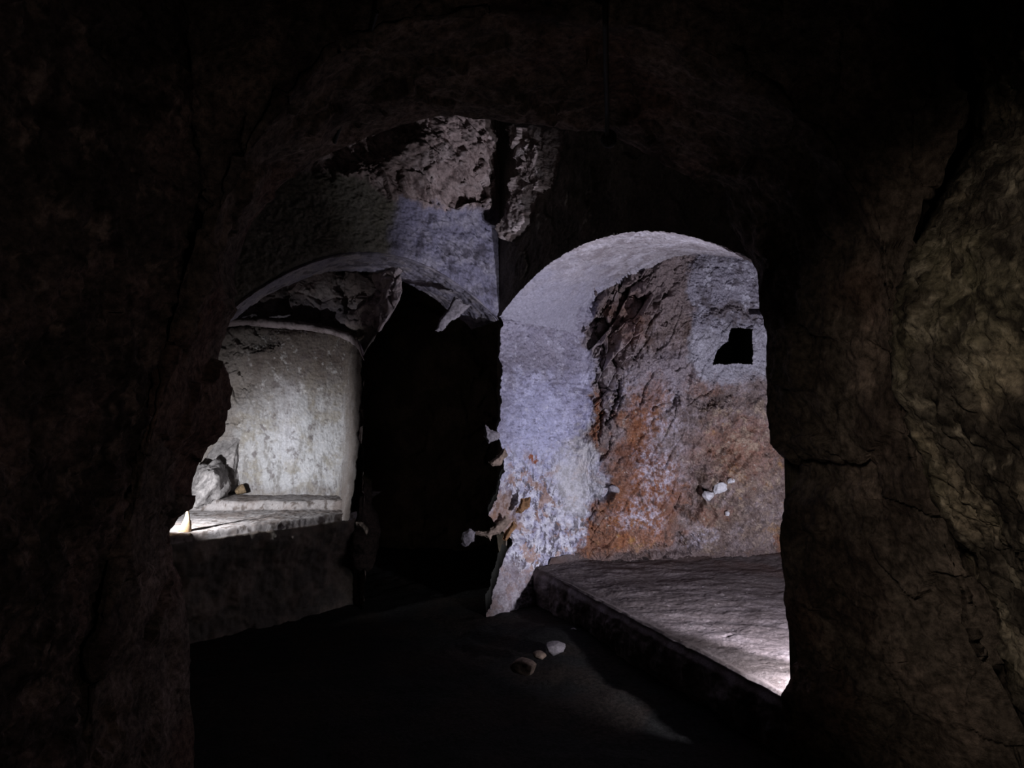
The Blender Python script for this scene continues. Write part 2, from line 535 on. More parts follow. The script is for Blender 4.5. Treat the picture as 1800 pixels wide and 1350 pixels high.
def right_niche_surface(px, py):
    P = U(px, py, Y_right(px, py))
    w1 = fbm(P, 5, 5, 101)
    w2 = fbm(P, 9, 5, 102)
    fine = fbm(P, 28, 4, 103)
    vfine = fbm(P, 70, 3, 104)
    wp, wq = px + 26 * w1 + 8 * fine, py + 26 * w2 + 8 * vfine
    # ---- where the plaster of the jamb gives way to bare rock
    edge_x = np.interp(wq, [430, 560, 600, 640, 700, 760, 820, 900, 960, 1010, 1100],
                       [1075, 1030, 1028, 1036, 1030, 1022, 1052, 1046, 1010, 985, 970])
    bare = ss(-8, 8, wp - edge_x)
    crag = blob(wp, wq, 1085, 560, 70, 105, 0, 0.35, 0.3) * bare
    crag = np.maximum(crag, blob(wp, wq, 1052, 660, 30, 90, 0, .4) * bare)
    grey = ss(1205, 1225, wp) * (1 - ss(655, 690, wq + 0.1 * (wp - 1280)))       # plastered upper right
    slab = blob(wp, wq, 1165, 500, 62, 62, 0, .35, 0.5) * (1 - grey)
    # ---- relief
    Q = P.copy()
    Q[..., 0] = (P[..., 0] * 0.82 - P[..., 2] * 0.57) * 1.5          # slabs dip down to the left
    Q[..., 2] = (P[..., 0] * 0.57 + P[..., 2] * 0.82) * 0.55
    fd, fe, fr = facets(Q, 6.5, 111, (1, 1, 1), 0.45)
    gd, ge, gr = facets(P * np.array([1, 1, .6]), 15, 112, (1, 1, 1), 0.5)
    g1 = grit(P, 22, 116)
    g2 = grit(P, 45, 117, 4)
    d_pl = 0.014 * w1 + 0.012 * g1 + 0.005 * g2
    hor = fbm(P * np.array([1, 1, 4.5]), 14, 4, 113)
    d_pl = d_pl + 0.004 * hor - 0.010 * ss(.84, .97, ridged(P * np.array([.8, 1, 3.0]), 7, 3, 118))
    d_rk = 0.035 * w1 + 0.034 * fd + 0.014 * gd + 0.014 * g1 + 0.006 * g2
    d_cr = 0.05 * w1 + 0.15 * fd + 0.055 * gd - 0.03 * (1 - fe) + 0.008 * g1
    d = d_pl * (1 - bare) + bare * (d_rk * (1 - crag) + d_cr * crag)
    d = d * (1 - 0.6 * grey) + grey * (0.7 * d_pl - 0.012 * ss(.8, .96, ridged(P, 6, 3, 119)))
    d = d + 0.008 * ss(1215, 1250, px) * ss(680, 720, py) * grit(P, 13, 139)
    # rounded orange boss and the hollow right of it
    d = d + 0.13 * blob(px, py, 1120, 830, 95, 150, .25 * w1, .7)
    d = d - 0.13 * blob(wp, wq, 1222, 868, 15, 46, 0, .5)
    d = d - 0.07 * blob(wp, wq, 1165, 965, 75, 13, 0, .5, -0.25)
    d = d + 0.05 * blob(px, py, 1300, 800, 80, 120, .3 * w2, .8)
    d = d - 0.07 * blob(wp, wq, 1258, 818, 38, 17, 0, .4, -0.6)     # hollow above the quartz
    d = d - 0.14 * blob(px, py, 1063, 866, 12, 12, .15 * fine, .4)
    d = d - 0.10 * blob(wp, wq, 1084, 700, 5, 42, 0, .5) - 0.06 * blob(wp, wq, 1052, 742, 6, 42, 0, .5)
    d = d - 0.06 * blob(wp, wq, 1190, 705, 8, 14, 0, .5) - 0.05 * blob(wp, wq, 1240, 715, 26, 7, 0, .5, -0.5)
    d = d - 0.03 * blob(wp, wq, 1003, 775, 12, 16, 0, .4) + 0.025 * blob(wp, wq, 1030, 790, 22, 30, 0, .4)
    d = d + 0.03 * slab * (1 + np.sin((px * 0.7 + py * 0.75) * 0.12)) * 0.4
    cleft = np.abs(px - np.interp(py, [440, 540, 600, 660, 720, 780, 830], [1232, 1216, 1210, 1212, 1206, 1212, 1222]) + 8 * w1)
    d = d - 0.03 * (1 - ss(0, 9, cleft)) * ss(560, 620, py) * (1 - ss(820, 850, py))
    # cracks
    cr = ridged(P * np.array([1, 1, 1.6]), 3.3, 3, 115)
    d = d - 0.022 * ss(.86, .97, cr) * (bare * 0.9 + 0.15)
    # overhanging lip over the square hole
    d = d + 0.03 * blob(wp, wq, 1275, 560, 60, 14, 0, .5)
    # the square hole through the wall
    hole_l = np.interp(py, [574, 590, 600, 615, 640], [1287, 1280, 1278, 1262, 1252]) + 6 * w2
    hole = (px > hole_l) & (px < 1322 + 3 * w1) & (py > 578 + 5 * w1) & (py < 640 + 4 * w2)
    d = np.where(hole, -0.10, d)
    nick = (px > 1318) & (px < 1345) & (py > 541) & (py < 552)
    d = np.where(nick, -0.12, d)
    # ---- colour
    k1, k2, k3, k4 = grit(P, 6, 121), grit(P, 9, 122), grit(P, 16, 123), grit(P, 26, 124, 5)
    C = np.broadcast_to(np.array([0.40, 0.39, 0.53]), P.shape).copy()
    C = mix(C, (0.64, 0.64, 0.80), ss(-.2, .6, k1) * 0.7)
    C = mix(C, (0.17, 0.155, 0.21), ss(-.05, .6, grit(P * np.array([1, 1, 2.2]), 8, 126)) * 0.85)
    C = mix(C, (0.20, 0.18, 0.21), blob(wp, wq, 930, 635, 110, 34, .3 * k1, .8) * 0.65)
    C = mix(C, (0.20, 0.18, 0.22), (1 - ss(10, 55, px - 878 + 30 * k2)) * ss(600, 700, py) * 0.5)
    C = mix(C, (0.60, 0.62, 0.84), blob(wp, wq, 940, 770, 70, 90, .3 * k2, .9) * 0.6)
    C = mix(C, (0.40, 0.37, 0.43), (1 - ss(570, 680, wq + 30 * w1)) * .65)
    C = mix(C, (0.12, 0.11, 0.15), ss(.25, .8, grit(P * np.array([1, 1, 2.6]), 20, 146)) * 0.75)
    C = mix(C, (0.74, 0.73, 0.84), ss(.35, .9, grit(P * np.array([1, 1, 1.6]), 15, 147)) * 0.6)
    # lower jamb: white crust broken by dark pits
    low = ss(750, 870, py + 40 * w1) * (1 - bare)
    C = mix(C, (0.80, 0.80, 0.87), low * ss(-.5, .4, k3) * 0.8)
    pit = grit(P * np.array([1, 1, .55]), 24, 127)
    C = mix(C, (0.10, 0.085, 0.10), low * ss(.05, .35, pit) * 0.9)
    C = mix(C, (0.38, 0.22, 0.14), low * ss(.15, .5, k2) * 0.7)
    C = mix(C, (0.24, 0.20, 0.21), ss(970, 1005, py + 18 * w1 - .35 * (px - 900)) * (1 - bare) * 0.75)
    C = mix(C, (0.27, 0.16, 0.10), blob(wp, wq, 880, 900, 30, 45, 0, .6) * 0.75)
    C = mix(C, (0.30, 0.11, 0.06), blob(wp, wq, 936, 807, 8, 7, 0, .4))
    C = mix(C, (0.66, 0.65, 0.66), blob(wp, wq, 1010, 850, 36, 60, .3 * k3, .6) * 0.7)
    C = mix(C, (0.62, 0.60, 0.59), blob(wp, wq, 1030, 785, 24, 36, .3 * k3, .5) * 0.8)
    # bare rock
    R = np.broadcast_to(np.array([0.225, 0.175, 0.165]), P.shape).copy()
    R = mix(R, (0.36, 0.30, 0.31), ss(-.2, .5, k2) * 0.8)
    R = mix(R, (0.10, 0.065, 0.055), ss(.05, .55, k1) * 0.75)
    R = R * (0.9 + 0.2 * fr[..., :1])
    R = mix(R, (0.36, 0.32, 0.36), blob(wp, wq, 1170, 660, 70, 45, .4 * k2, .8) * 0.7)
    R = mix(R, (0.42, 0.38, 0.40), blob(wp, wq, 1040, 660, 35, 80, .4 * k2, .8) * 0.5)
    och = np.maximum.reduce([blob(wp, wq, 1128, 750, 40, 85, .3 * k3, .5, 0.35), blob(wp, wq, 1125, 880, 85, 90, .2 * k3, .5),
                             blob(wp, wq, 1050, 950, 60, 40, .2 * k3, .5), blob(wp, wq, 1300, 790, 85, 60, .4 * k3, .8) * 0.7,
                             blob(wp, wq, 1042, 735, 10, 50, .3 * k3, .5), blob(wp, wq, 1110, 560, 40, 40, .3 * k3, .8) * 0.4,
                             blob(wp, wq, 1245, 675, 40, 20, .3 * k3, .6) * .6, blob(wp, wq, 1373, 955, 9, 24, 0, .5) * .9,
                             blob(wp, wq, 1250, 905, 30, 20, .3 * k3, .7) * .6])
    R = mix(R, (0.30, 0.125, 0.058), och * (0.7 + 0.3 * ss(-.4, .4, k2)))
    R = mix(R, (0.16, 0.055, 0.026), och * ss(.05, .55, k3) * 0.8)
    R = mix(R, (0.17, 0.065, 0.035), blob(wp, wq, 1125, 800, 55, 22, .3 * k3, .6) * .7)
    R = mix(R, (0.46, 0.26, 0.09), np.maximum(och * (ss(900, 940, py) + .25), ss(1220, 1260, px) * ss(700, 740, py) * .9) * ss(.3, .9, grit(P, 7, 134)) * 0.75)
    R = mix(R, (0.33, 0.245, 0.195), blob(wp, wq, 1300, 880, 95, 100, 0, .6) * 0.6 * ss(-.5, .5, k3))
    frost = np.maximum.reduce([blob(wp, wq, 1150, 830, 48, 60, .3 * k3, .7, .5), blob(wp, wq, 1125, 900, 45, 36, .3 * k3, .7),
                               blob(wp, wq, 1168, 730, 34, 62, .3 * k3, .7, .2) * .8, blob(wp, wq, 1235, 945, 38, 20, .3 * k3, .7), blob(wp, wq, 1100, 690, 46, 45, .3 * k3, .8) * .7])
    R = mix(R, (0.64, 0.60, 0.70), frost * ss(-.45, .75, grit(P, 26, 135)) * 0.95)
    R = mix(R, (0.60, 0.52, 0.46), ss(.62, .9, k4) * 0.7)
    R = mix(R, (0.07, 0.05, 0.045), ss(.35, .9, grit(P * np.array([1, 1, .7]), 14, 148)) * .75)
    rz = ss(1215, 1250, px) * ss(680, 720, py)
    R = mix(R, (0.46, 0.36, 0.275), rz * ss(.05, .7, grit(P, 13, 139)) * .75)
    R = mix(R, (0.13, 0.085, 0.07), rz * ss(.1, .7, grit(P, 9, 145)) * .7)
    R = mix(R, (0.235, 0.185, 0.18), slab * 0.85)
    G = np.broadcast_to(np.array([0.30, 0.285, 0.335]), P.shape).copy()
    G = mix(G, (0.12, 0.105, 0.12), ss(-.1, .5, grit(P, 8, 137)) * 0.85)
    G = mix(G, (0.54, 0.53, 0.60), ss(.15, .6, grit(P, 11, 138)) * 0.8)
    G = mix(G, (0.46, 0.45, 0.50), ss(560, 600, wq) * .5)
    G = mix(G, (0.12, 0.095, 0.095), blob(wp, wq, 1290, 548, 50, 20, .3 * k3, .6) * .8)
    R = R * (1 - grey[..., None]) + G * grey[..., None]
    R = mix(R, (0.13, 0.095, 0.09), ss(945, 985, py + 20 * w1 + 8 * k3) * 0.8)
    C = C * (1 - bare[..., None]) + R * bare[..., None]
    P = P + normals(P, ROOM) * d[..., None]
    return P, C, hole


SPLIT = 1036
pys = np.linspace(425, 1110, 560)
arris = np.interp(pys, [425, 555, 600, 700, 740, 770, 800, 850, 880, 905, 925, 950, 980, 1010, 1050, 1075, 1110],
                  [884, 884, 879, 881, 879, 874, 886, 882, 872, 858, 874, 900, 888, 876, 866, 860, 858])
jn = np.stack([pys * 0.02, pys * 0, pys * 0], -1)
arris = arris + 7 * fbm(jn, 1.5, 5, 141)
su = np.linspace(0, 1, 190)[None, :]
px = arris[:, None] * (1 - su) + SPLIT * su
py = np.broadcast_to(pys[:, None], px.shape)
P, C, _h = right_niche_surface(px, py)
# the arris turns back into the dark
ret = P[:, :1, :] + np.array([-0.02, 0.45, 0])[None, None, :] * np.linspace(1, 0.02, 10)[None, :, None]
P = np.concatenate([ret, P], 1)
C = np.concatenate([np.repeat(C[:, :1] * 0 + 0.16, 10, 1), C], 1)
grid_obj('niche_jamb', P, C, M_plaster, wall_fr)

pxs = np.r_[np.linspace(SPLIT, 1412, 430), np.linspace(1412, 1560, 40)[1:]]
pys2 = np.linspace(425, 1030, 600)
px, py = np.meshgrid(pxs, pys2)
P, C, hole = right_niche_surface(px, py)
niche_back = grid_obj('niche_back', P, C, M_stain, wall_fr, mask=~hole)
# dark space seen through the square hole: four sides and an end
hx0, hx1, hz0, hz1, hy0, hy1 = 1.45, 2.05, 1.60, 2.15, 5.50, 6.6
for k_, (a_, b_) in enumerate([((hx0, hz0), (hx1, hz0)), ((hx1, hz0), (hx1, hz1)), ((hx1, hz1), (hx0, hz1)), ((hx0, hz1), (hx0, hz0))]):
    g_, h_ = np.meshgrid(np.linspace(0, 1, 16), np.linspace(hy0, hy1, 24))
    Pq = np.stack([a_[0] + (b_[0] - a_[0]) * g_, h_, a_[1] + (b_[1] - a_[1]) * g_], -1)
    Pq += (0.02 * fbm(Pq, 6, 3, 140))[..., None]
    grid_obj('hole_side', Pq, np.full(Pq.shape, 0.12), M_rock, niche_back)
g_, h_ = np.meshgrid(np.linspace(hx0, hx1, 16), np.linspace(hz0, hz1, 16))
Pq = np.stack([g_, np.full_like(g_, hy1), h_], -1)
grid_obj('hole_end', Pq, np.full(Pq.shape, 0.12), M_rock, niche_back)

# soffit of the right arch
nu, nv = 420, 150
t = np.linspace(0, 1, nu)
fr_ = np.stack([A[0] + dR[0] * LR * t, A[1] + dR[1] * LR * t, arcR(t)], -1)
back_px = lerp_pts([(1030, 590), (1040, 550), (1068, 512), (1112, 486), (1152, 468), (1200, 452), (1240, 448), (1310, 456), (1390, 478), (1470, 520), (1540, 590)], t)
bk = U(back_px[:, 0], back_px[:, 1], Y_right(back_px[:, 0], back_px[:, 1]) + 0.05)
q = np.linspace(0, 1, nv)[:, None, None]
P = fr_[None] * (1 - q) + bk[None] * q
fine = fbm(P, 26, 4, 151)
d = 0.014 * fbm(P, 4, 4, 152) + 0.007 * grit(P, 20, 151) + 0.003 * fbm(P, 70, 2, 153) - 0.012 * ss(.84, .97, ridged(P * np.array([1.5, .6, 1.5]), 5, 3, 150))
jag = ss(.75, 1, q[..., 0]) * ss(0.0, .1, t)[None] * (1 - ss(.38, .5, t))[None]
d = d - 0.10 * jag * ss(-.1, .3, fbm(P, 12, 3, 154))
d = d * ss(0, 0.03, q[..., 0]) + 0.006 * fbm(P, 40, 3, 155)
P2 = push(P, np.array([0.9, 4.2, 1.4]), d)
st_ = np.stack(np.broadcast_arrays(t[None] * 2.4, q[..., 0] * 0.5, np.zeros((1, 1))), -1)
C = np.broadcast_to(np.array([0.42, 0.385, 0.41]), P.shape).copy()
C = mix(C, (0.62, 0.59, 0.65), ss(-.2, .6, grit(P, 5, 156)) * 0.7)
C = mix(C, (0.24, 0.205, 0.215), ss(.0, .6, grit(P, 8, 157)) * 0.7)
C = mix(C, (0.22, 0.19, 0.20), ss(.0, .5, fbm(st_, 9, 5, 158)) * 0.45)
C = mix(C, (0.44, 0.43, 0.53), (1 - ss(.08, .42, t[None] + .12 * fbm(P, 7, 4, 159))) * .8)
grid_obj('niche_soffit', P2, C, M_plaster, wall_fr)

# right end wall of the niche (behind the pillar)
yy, zz = np.meshgrid(np.linspace(2.9, 5.7, 90), np.linspace(-0.1, 3.0, 90))
P = np.stack([1.72 + (yy - 2.9) * 0.45, yy, zz], -1)
P2 = push(P, ROOM, 0.05 * fbm(P, 2.5, 4, 161) + 0.01 * fbm(P, 18, 3, 162))
grid_obj('niche_end', P2, mix(np.full(P.shape, 0.28), (0.2, 0.15, 0.13), ss(-.2, .3, fbm(P, 4, 4, 163))), M_rock, wall_fr)

# earth ledge of the right niche: top and broken front
ZL = 0.25
P1 = np.array([0.262, 5.04])
Pn = np.array([1.166, 3.10])
dE = (Pn - P1)
nu, nv = 360, 260
u = np.linspace(-0.10, 1.28, nu)
ed = P1[None] + dE[None] * u[:, None]
ed = ed + 0.02 * fbm(np.stack([u * 6, u * 0, u * 0], -1), 1, 4, 171)[:, None] * np.array([0.8, 0.5])
bx = np.interp(u, [-.1, 0, .25, .5, .75, 1, 1.28], [0.30, 0.50, 0.95, 1.45, 1.95, 2.2, 2.3])
by = np.interp(u, [-.1, 0, .25, .5, .75, 1, 1.28], [5.30, 5.50, 5.95, 5.9, 5.75, 5.4, 4.6])
v = np.linspace(0, 1, nv)[:, None]
X = ed[None, :, 0] * (1 - v) + bx[None] * v
Y = ed[None, :, 1] * (1 - v) + by[None] * v
P = np.stack([X, Y, np.full_like(X, ZL)], -1)
st = np.array([0.75, 1.35, 1])
ef = 0.12 + 0.88 * ss(0.0, 0.14, v)
h = 0.028 * fbm(P * st, 2.2, 5, 172) + 0.005 * grit(P * np.array([.9, 1.1, 1]), 10, 173) + 0.003 * fbm(P, 36, 3, 174)
h = h - 0.022 * ss(.86, .98, ridged(P * np.array([.7, 1.3, 1]), 2.6, 3, 175)) * ss(-.05, .25, fbm(P, 3.5, 2, 170))
h = h * ef
h = h + 0.05 * ss(.75, 1, v)
h = h - 0.006 * ss(.012, .03, v) * (1 - ss(.03, .055, v)) - 0.008 * (1 - ss(0, 0.012, v))
P[..., 2] += h
C = np.broadcast_to(np.array([0.098, 0.080, 0.078]), P.shape).copy()
C = mix(C, (0.145, 0.122, 0.122), ss(-.2, .5, grit(P, 5, 176)) * 0.8)
C = mix(C, (0.045, 0.034, 0.032), ss(.1, .6, grit(P * st, 7, 177)) * 0.6)
C = mix(C, (0.4, 0.37, 0.36), ss(.75, .95, grit(P, 30, 178)) * 0.6)
C = mix(C, (0.10, 0.06, 0.05), ss(.55, .95, v) * ss(-.3, .2, fbm(P, 3, 3, 179)) * .7)
frn = np.linspace(1, 0, 90)[:, None]
top = P[0][None]
face = np.repeat(top, 90, 0)
face[..., 2] = top[..., 2] * (1 - frn) + (-0.08) * frn
outw = np.array([-0.834, -0.551])
prof = 0.022 * ss(.02, .14, frn) - 0.03 * ss(.4, .9, frn)
bump_ = prof + ss(0, .3, frn) * (0.03 * fbm(face, 5, 4, 181) + 0.012 * fbm(face, 18, 3, 182)) + 0.005 * fbm(face, 10, 4, 184)
face[..., :2] += bump_[..., None] * outw
Cf = mix(np.full(face.shape, 0.16) * np.array([1, .84, .82]), (0.26, 0.225, 0.24), ss(-.2, .3, fbm(face, 9, 4, 183)))
P = np.concatenate([face, P[1:]], 0)
C = np.concatenate([Cf, C[1:]], 0)
grid_obj('ledge', P, C, M_earth, wall_fr)

# ================================================================== left arched wall
def arcL(t):
    return 2.05 + 0.40 * (1 - np.abs(2 * t - 1) ** 2.0)


nu, nv = 400, 260
t = np.linspace(0, 1.62, nu)
z0 = np.where(t <= 1.0, arcL(np.clip(t, 0, 1)), np.where(t < 1.55, 2.05 - (t - 1) * 0.25, 1.9 - (t - 1.55) / 0.03 * 2.1))
z0 = np.maximum(z0, -0.1)
q = np.linspace(0, 1, nv)[:, None] ** 1.0
Z = z0[None, :] * (1 - q) + 3.7 * q
XY = A[None, :] + dL[None, :] * (t * LL)[:, None]
P = np.stack([np.broadcast_to(XY[:, 0], Z.shape), np.broadcast_to(XY[:, 1], Z.shape), Z], -1)
px, py = proj(P)
w1 = fbm(P, 5, 5, 201)
w2 = fbm(P, 9, 4, 202)
fine = grit(P, 22, 203)
wp, wq = px + 18 * w1 + 7 * fine, py + 14 * w2 + 6 * fine
rockm = 1 - ss(-6, 6, wq - np.interp(px, [560, 640, 690, 760, 830, 880], [300, 315, 352, 368, 366, 368]))
diag = P[..., 2:3] * np.array([[[0, 0, 1]]])
Q = P.copy()
Q[..., 0] = P[..., 0] * 1.3 + P[..., 2] * 0.9          # grain runs down to the left
Q[..., 2] = P[..., 2] * 0.55 - P[..., 0] * 0.35
fd, fe, fr = facets(Q, 5, 211, (1, 1, 1), 0.5)
gd, ge, gr = facets(Q, 12, 212, (1, 1, 1), 0.5)
d_r = 0.04 + 0.05 * w1 + 0.055 * fd + 0.022 * gd - 0.012 * (1 - fe) + 0.008 * fine
rid = ridged(Q * np.array([1.6, 1, .7]), 5, 3, 213)
d_p = 0.010 * w1 + 0.009 * fine + 0.003 * fbm(P, 70, 2, 214) - 0.022 * ss(.80, .96, rid) * ss(720, 780, px)
d = d_r * rockm + d_p * (1 - rockm)
d = d - 0.05 * ss(.4, 1, blob(wp, wq, 640, 345, 40, 60, 0, .4)) * (1 - rockm) * 0
d = d + 0.10 * blob(px, py, 800, 270, 130, 90, .2 * w1, .8)
d = d - 0.16 * blob(wp, wq, 640, 258, 90, 34, 0, .5, -0.35)
d = d * ss(0, 0.05, t)[None, :] + 0.004 * fine
rnd = 0.04 * (1 - ss(0, 0.05, q)) ** 2
P2 = push(P, ROOM, d - rnd)
C = np.broadcast_to(np.array([0.26, 0.25, 0.34]), P.shape).copy()
C = mix(C, (0.42, 0.40, 0.47), ss(-.2, .5, grit(P, 7, 221)) * 0.7)
C = mix(C, (0.11, 0.10, 0.13), ss(.0, .5, grit(P, 9, 222)) * 0.85)
C = mix(C, (0.17, 0.16, 0.12), (1 - ss(678, 704, wp)) * 0.9)
C = mix(C, (0.29, 0.28, 0.40), blob(wp, wq, 712, 375, 22, 60, .3 * fine, .7) * 0.7)
Rk = np.broadcast_to(np.array([0.36, 0.285, 0.27]), P.shape) * (0.85 + 0.3 * fr[..., :1])
Rk = mix(Rk, (0.50, 0.43, 0.42), ss(.05, .4, fbm(P, 7, 4, 223)) * .6)
Rk = mix(Rk, (0.11, 0.075, 0.07), ss(.0, .55, grit(Q, 8, 224)) * .8)
C = C * (1 - rockm[..., None]) + Rk * rockm[..., None]
wall_fl = grid_obj('wall_far_left', P2, C, M_rock, kind='structure')

# soffit of the left arch
nu, nv = 300, 70
t = np.linspace(0, 1, nu)
f_ = np.stack([A[0] + dL[0] * LL * t, A[1] + dL[1] * LL * t, arcL(t)], -1)
inn = np.array([dL[1], -dL[0]])
inn = inn if inn[1] > 0 else -inn
q = np.linspace(0, 1, nv)[:, None, None]
b_ = f_ + np.array([inn[0], inn[1], 0]) * 0.55 + np.array([0, 0, -0.03])
P = f_[None] * (1 - q) + b_[None] * q
d = (0.016 * fbm(P, 5, 4, 231) + 0.010 * grit(P, 16, 232)) * ss(0, .08, q[..., 0])
P2 = push(P, np.array([-0.9, 4.8, 1.2]), d)
P2[0, :, :] += np.array([inn[0] * 0.03, inn[1] * 0.03, 0.02])
C = mix(np.broadcast_to(np.array([0.26, 0.245, 0.30]), P.shape), (0.36, 0.33, 0.36), ss(-.2, .3, fbm(P, 7, 4, 233)))
C = mix(C, (0.10, 0.09, 0.11), ss(.1, .4, fbm(P, 9, 4, 234)) * .7)
grid_obj('niche_soffit', P2, C, M_plaster, wall_fl)

# ---- back of the left niche: plastered panel (below the cornice) and broken rock above it
def edge_left(py):
    return np.interp(py, [425, 455, 480, 528, 540, 560, 600, 622, 700, 800, 860, 905, 960], [745, 728, 708, 704, 694, 680, 650, 638, 634, 629, 622, 614, 610])


def Y_left(px, py):
    y = 5.46 + 0 * px
    up_ = 1 - ss(560, 590, py)
    y = y + 0.10 * up_                                     # upper recess
    # right rib comes forward
    e = edge_left(py)
    fwd = ss(0, 1, (px - (e - 30 - 70 * up_)) / (30 + 70 * up_))
    y = y - (0.70 - 0.15 * up_) * fwd
    # left side comes forward
    y = y - 0.50 * (1 - ss(200, 345, px + 0.12 * (py - 650)))
    return y


pys = np.linspace(425, 915, 430)
eL = edge_left(pys) + 5 * fbm(np.stack([pys * .03, pys * 0, pys * 0], -1), 1, 5, 240)
su = np.r_[np.linspace(0, .27, 40)[:-1], np.linspace(.27, 1, 360)][None]
px = 180 * (1 - su) + eL[:, None] * su
py = np.broadcast_to(pys[:, None], px.shape)
P = U(px, py, Y_left(px, py))
w1 = fbm(P, 4, 5, 241)
w2 = fbm(P, 8, 5, 242)
fine = grit(P, 22, 243)
vf = grit(P, 50, 244, 4)
wp, wq = px + 14 * w1 + 4 * fine, py + 14 * w2 + 4 * fine
up = 1 - ss(552, 572, py - 0.05 * (px - 420))
fd, fe, fr = facets(P, 3.6, 245, (1, 1, 1), .5)
gd, ge, gr = facets(P, 15, 246, (1, 1, 1), .3)
d_r = 0.03 * w1 + 0.075 * fd + 0.012 * gd - 0.02 * (1 - fe) + 0.006 * fine
left = 1 - ss(405, 440, wp + 0.25 * (wq - 700))
d_p = 0.010 * w1 + 0.005 * fine + 0.0025 * vf
d_e = 0.04 * w1 + 0.03 * fd + 0.015 * gd + 0.006 * fine
d = d_r * up + (1 - up) * (d_p * (1 - left) + d_e * left)
d = d - 0.035 * blob(wp, wq, 448, 598, 38, 14, .3 * fine, .7) * (1 - up)
rb = ss(-34, -14, px - edge_left(py)) * (1 - up)
d = d * (1 - 0.55 * rb) + 0.016 * rb * w2
P2 = push(P, np.array([-1.5, 4.2, 1.2]), d)
C = np.broadcast_to(np.array([0.30, 0.29, 0.29]), P.shape).copy()
C = mix(C, (0.54, 0.55, 0.58), blob(wp, wq, 525, 800, 100, 120, .3 * fine, .8) * .8)  # pool of lamplight on the lower panel painted into the colour
C = mix(C, (0.17, 0.155, 0.14), ss(-.05, .6, grit(P * np.array([2.2, 1, .6]), 7, 257)) * .6)
C = mix(C, (0.28, 0.25, 0.20), ss(-.1, .6, grit(P, 6, 251)) * .6)
C = mix(C, (0.62, 0.62, 0.68), np.maximum(blob(wp, wq, 522, 688, 17, 22, .3 * fine, .6), blob(wp, wq, 505, 745, 24, 70, .4 * fine, .9) * .8) * .6)
C = mix(C, (0.12, 0.093, 0.08), (1 - ss(610, 770, wq + 26 * w1 + 14 * fine)) * .85)  # brown upper plaster, with the light's falloff towards the top painted in
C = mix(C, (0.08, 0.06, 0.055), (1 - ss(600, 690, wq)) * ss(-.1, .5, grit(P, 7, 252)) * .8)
C = mix(C, (0.04, 0.035, 0.035), blob(wp, wq, 448, 598, 40, 18, .4 * fine, .9) * .8)  # shade of the hollow under the cornice put into the colour
C = mix(C, (0.60, 0.59, 0.60), ss(.3, .8, grit(P, 18, 253)) * .5)
C = mix(C, (0.12, 0.10, 0.10), ss(.25, .8, grit(P, 16, 254)) * .7)
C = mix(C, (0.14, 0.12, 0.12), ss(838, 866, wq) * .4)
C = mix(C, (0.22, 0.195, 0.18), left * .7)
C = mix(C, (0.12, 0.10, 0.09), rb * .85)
C = mix(C, (0.20, 0.185, 0.18), rb * ss(.1, .6, grit(P, 9, 258)) * .7)
Rk = np.broadcast_to(np.array([0.42, 0.345, 0.34]), P.shape) * (0.75 + 0.5 * fr[..., :1])
Rk = mix(Rk, (0.60, 0.54, 0.55), ss(.1, .4, fbm(P, 8, 4, 255)) * .6)
Rk = mix(Rk, (0.13, 0.11, 0.115), ss(.1, .7, grit(P, 6, 256)) * .7)
Rk = mix(Rk, (0.12, 0.11, 0.14), ss(515, 545, wq) * (1 - ss(600, 640, wp)) * .75)  # cornice's shadow on the rock just above it, painted as colour
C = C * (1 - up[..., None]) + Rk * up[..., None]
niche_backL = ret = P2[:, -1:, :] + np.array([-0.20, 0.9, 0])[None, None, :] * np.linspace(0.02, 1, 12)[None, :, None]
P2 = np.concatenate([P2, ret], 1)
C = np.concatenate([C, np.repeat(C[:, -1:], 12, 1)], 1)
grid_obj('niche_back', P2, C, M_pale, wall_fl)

# cornice band between panel and upper recess: a swept rounded ledge
cu = along([(380, 556), (412, 556), (470, 558), (530, 563), (580, 572), (612, 583), (630, 597), (640, 618)], 220)
Yc = Y_left(cu[:, 0], cu[:, 1] + 30)
ang = np.linspace(-0.25 * math.pi, 1.15 * math.pi, 26)
prof = np.stack([np.sin(ang) * 0.05, np.cos(ang) * 0.030], -1)      # out, up
base = U(cu[:, 0], cu[:, 1] + 9, Yc)
thick = (1 + 0.45 * fbm(base, 5, 4, 264))[None, :, None]
P = base[None] + thick * prof[:, 0][:, None, None] * np.array([0.1, -1, 0]) + thick * prof[:, 1][:, None, None] * np.array([0, 0, 1.0])
P = P + (0.012 * fbm(P, 6, 4, 261) + 0.006 * grit(P, 25, 262))[..., None] * np.array([0, -1, .6])
C = mix(np.broadcast_to(np.array([0.40, 0.34, 0.36]), P.shape), (0.22, 0.18, 0.185), ss(-.2, .5, grit(P, 9, 263)))
grid_obj('cornice', P, C, M_pale, wall_fl)

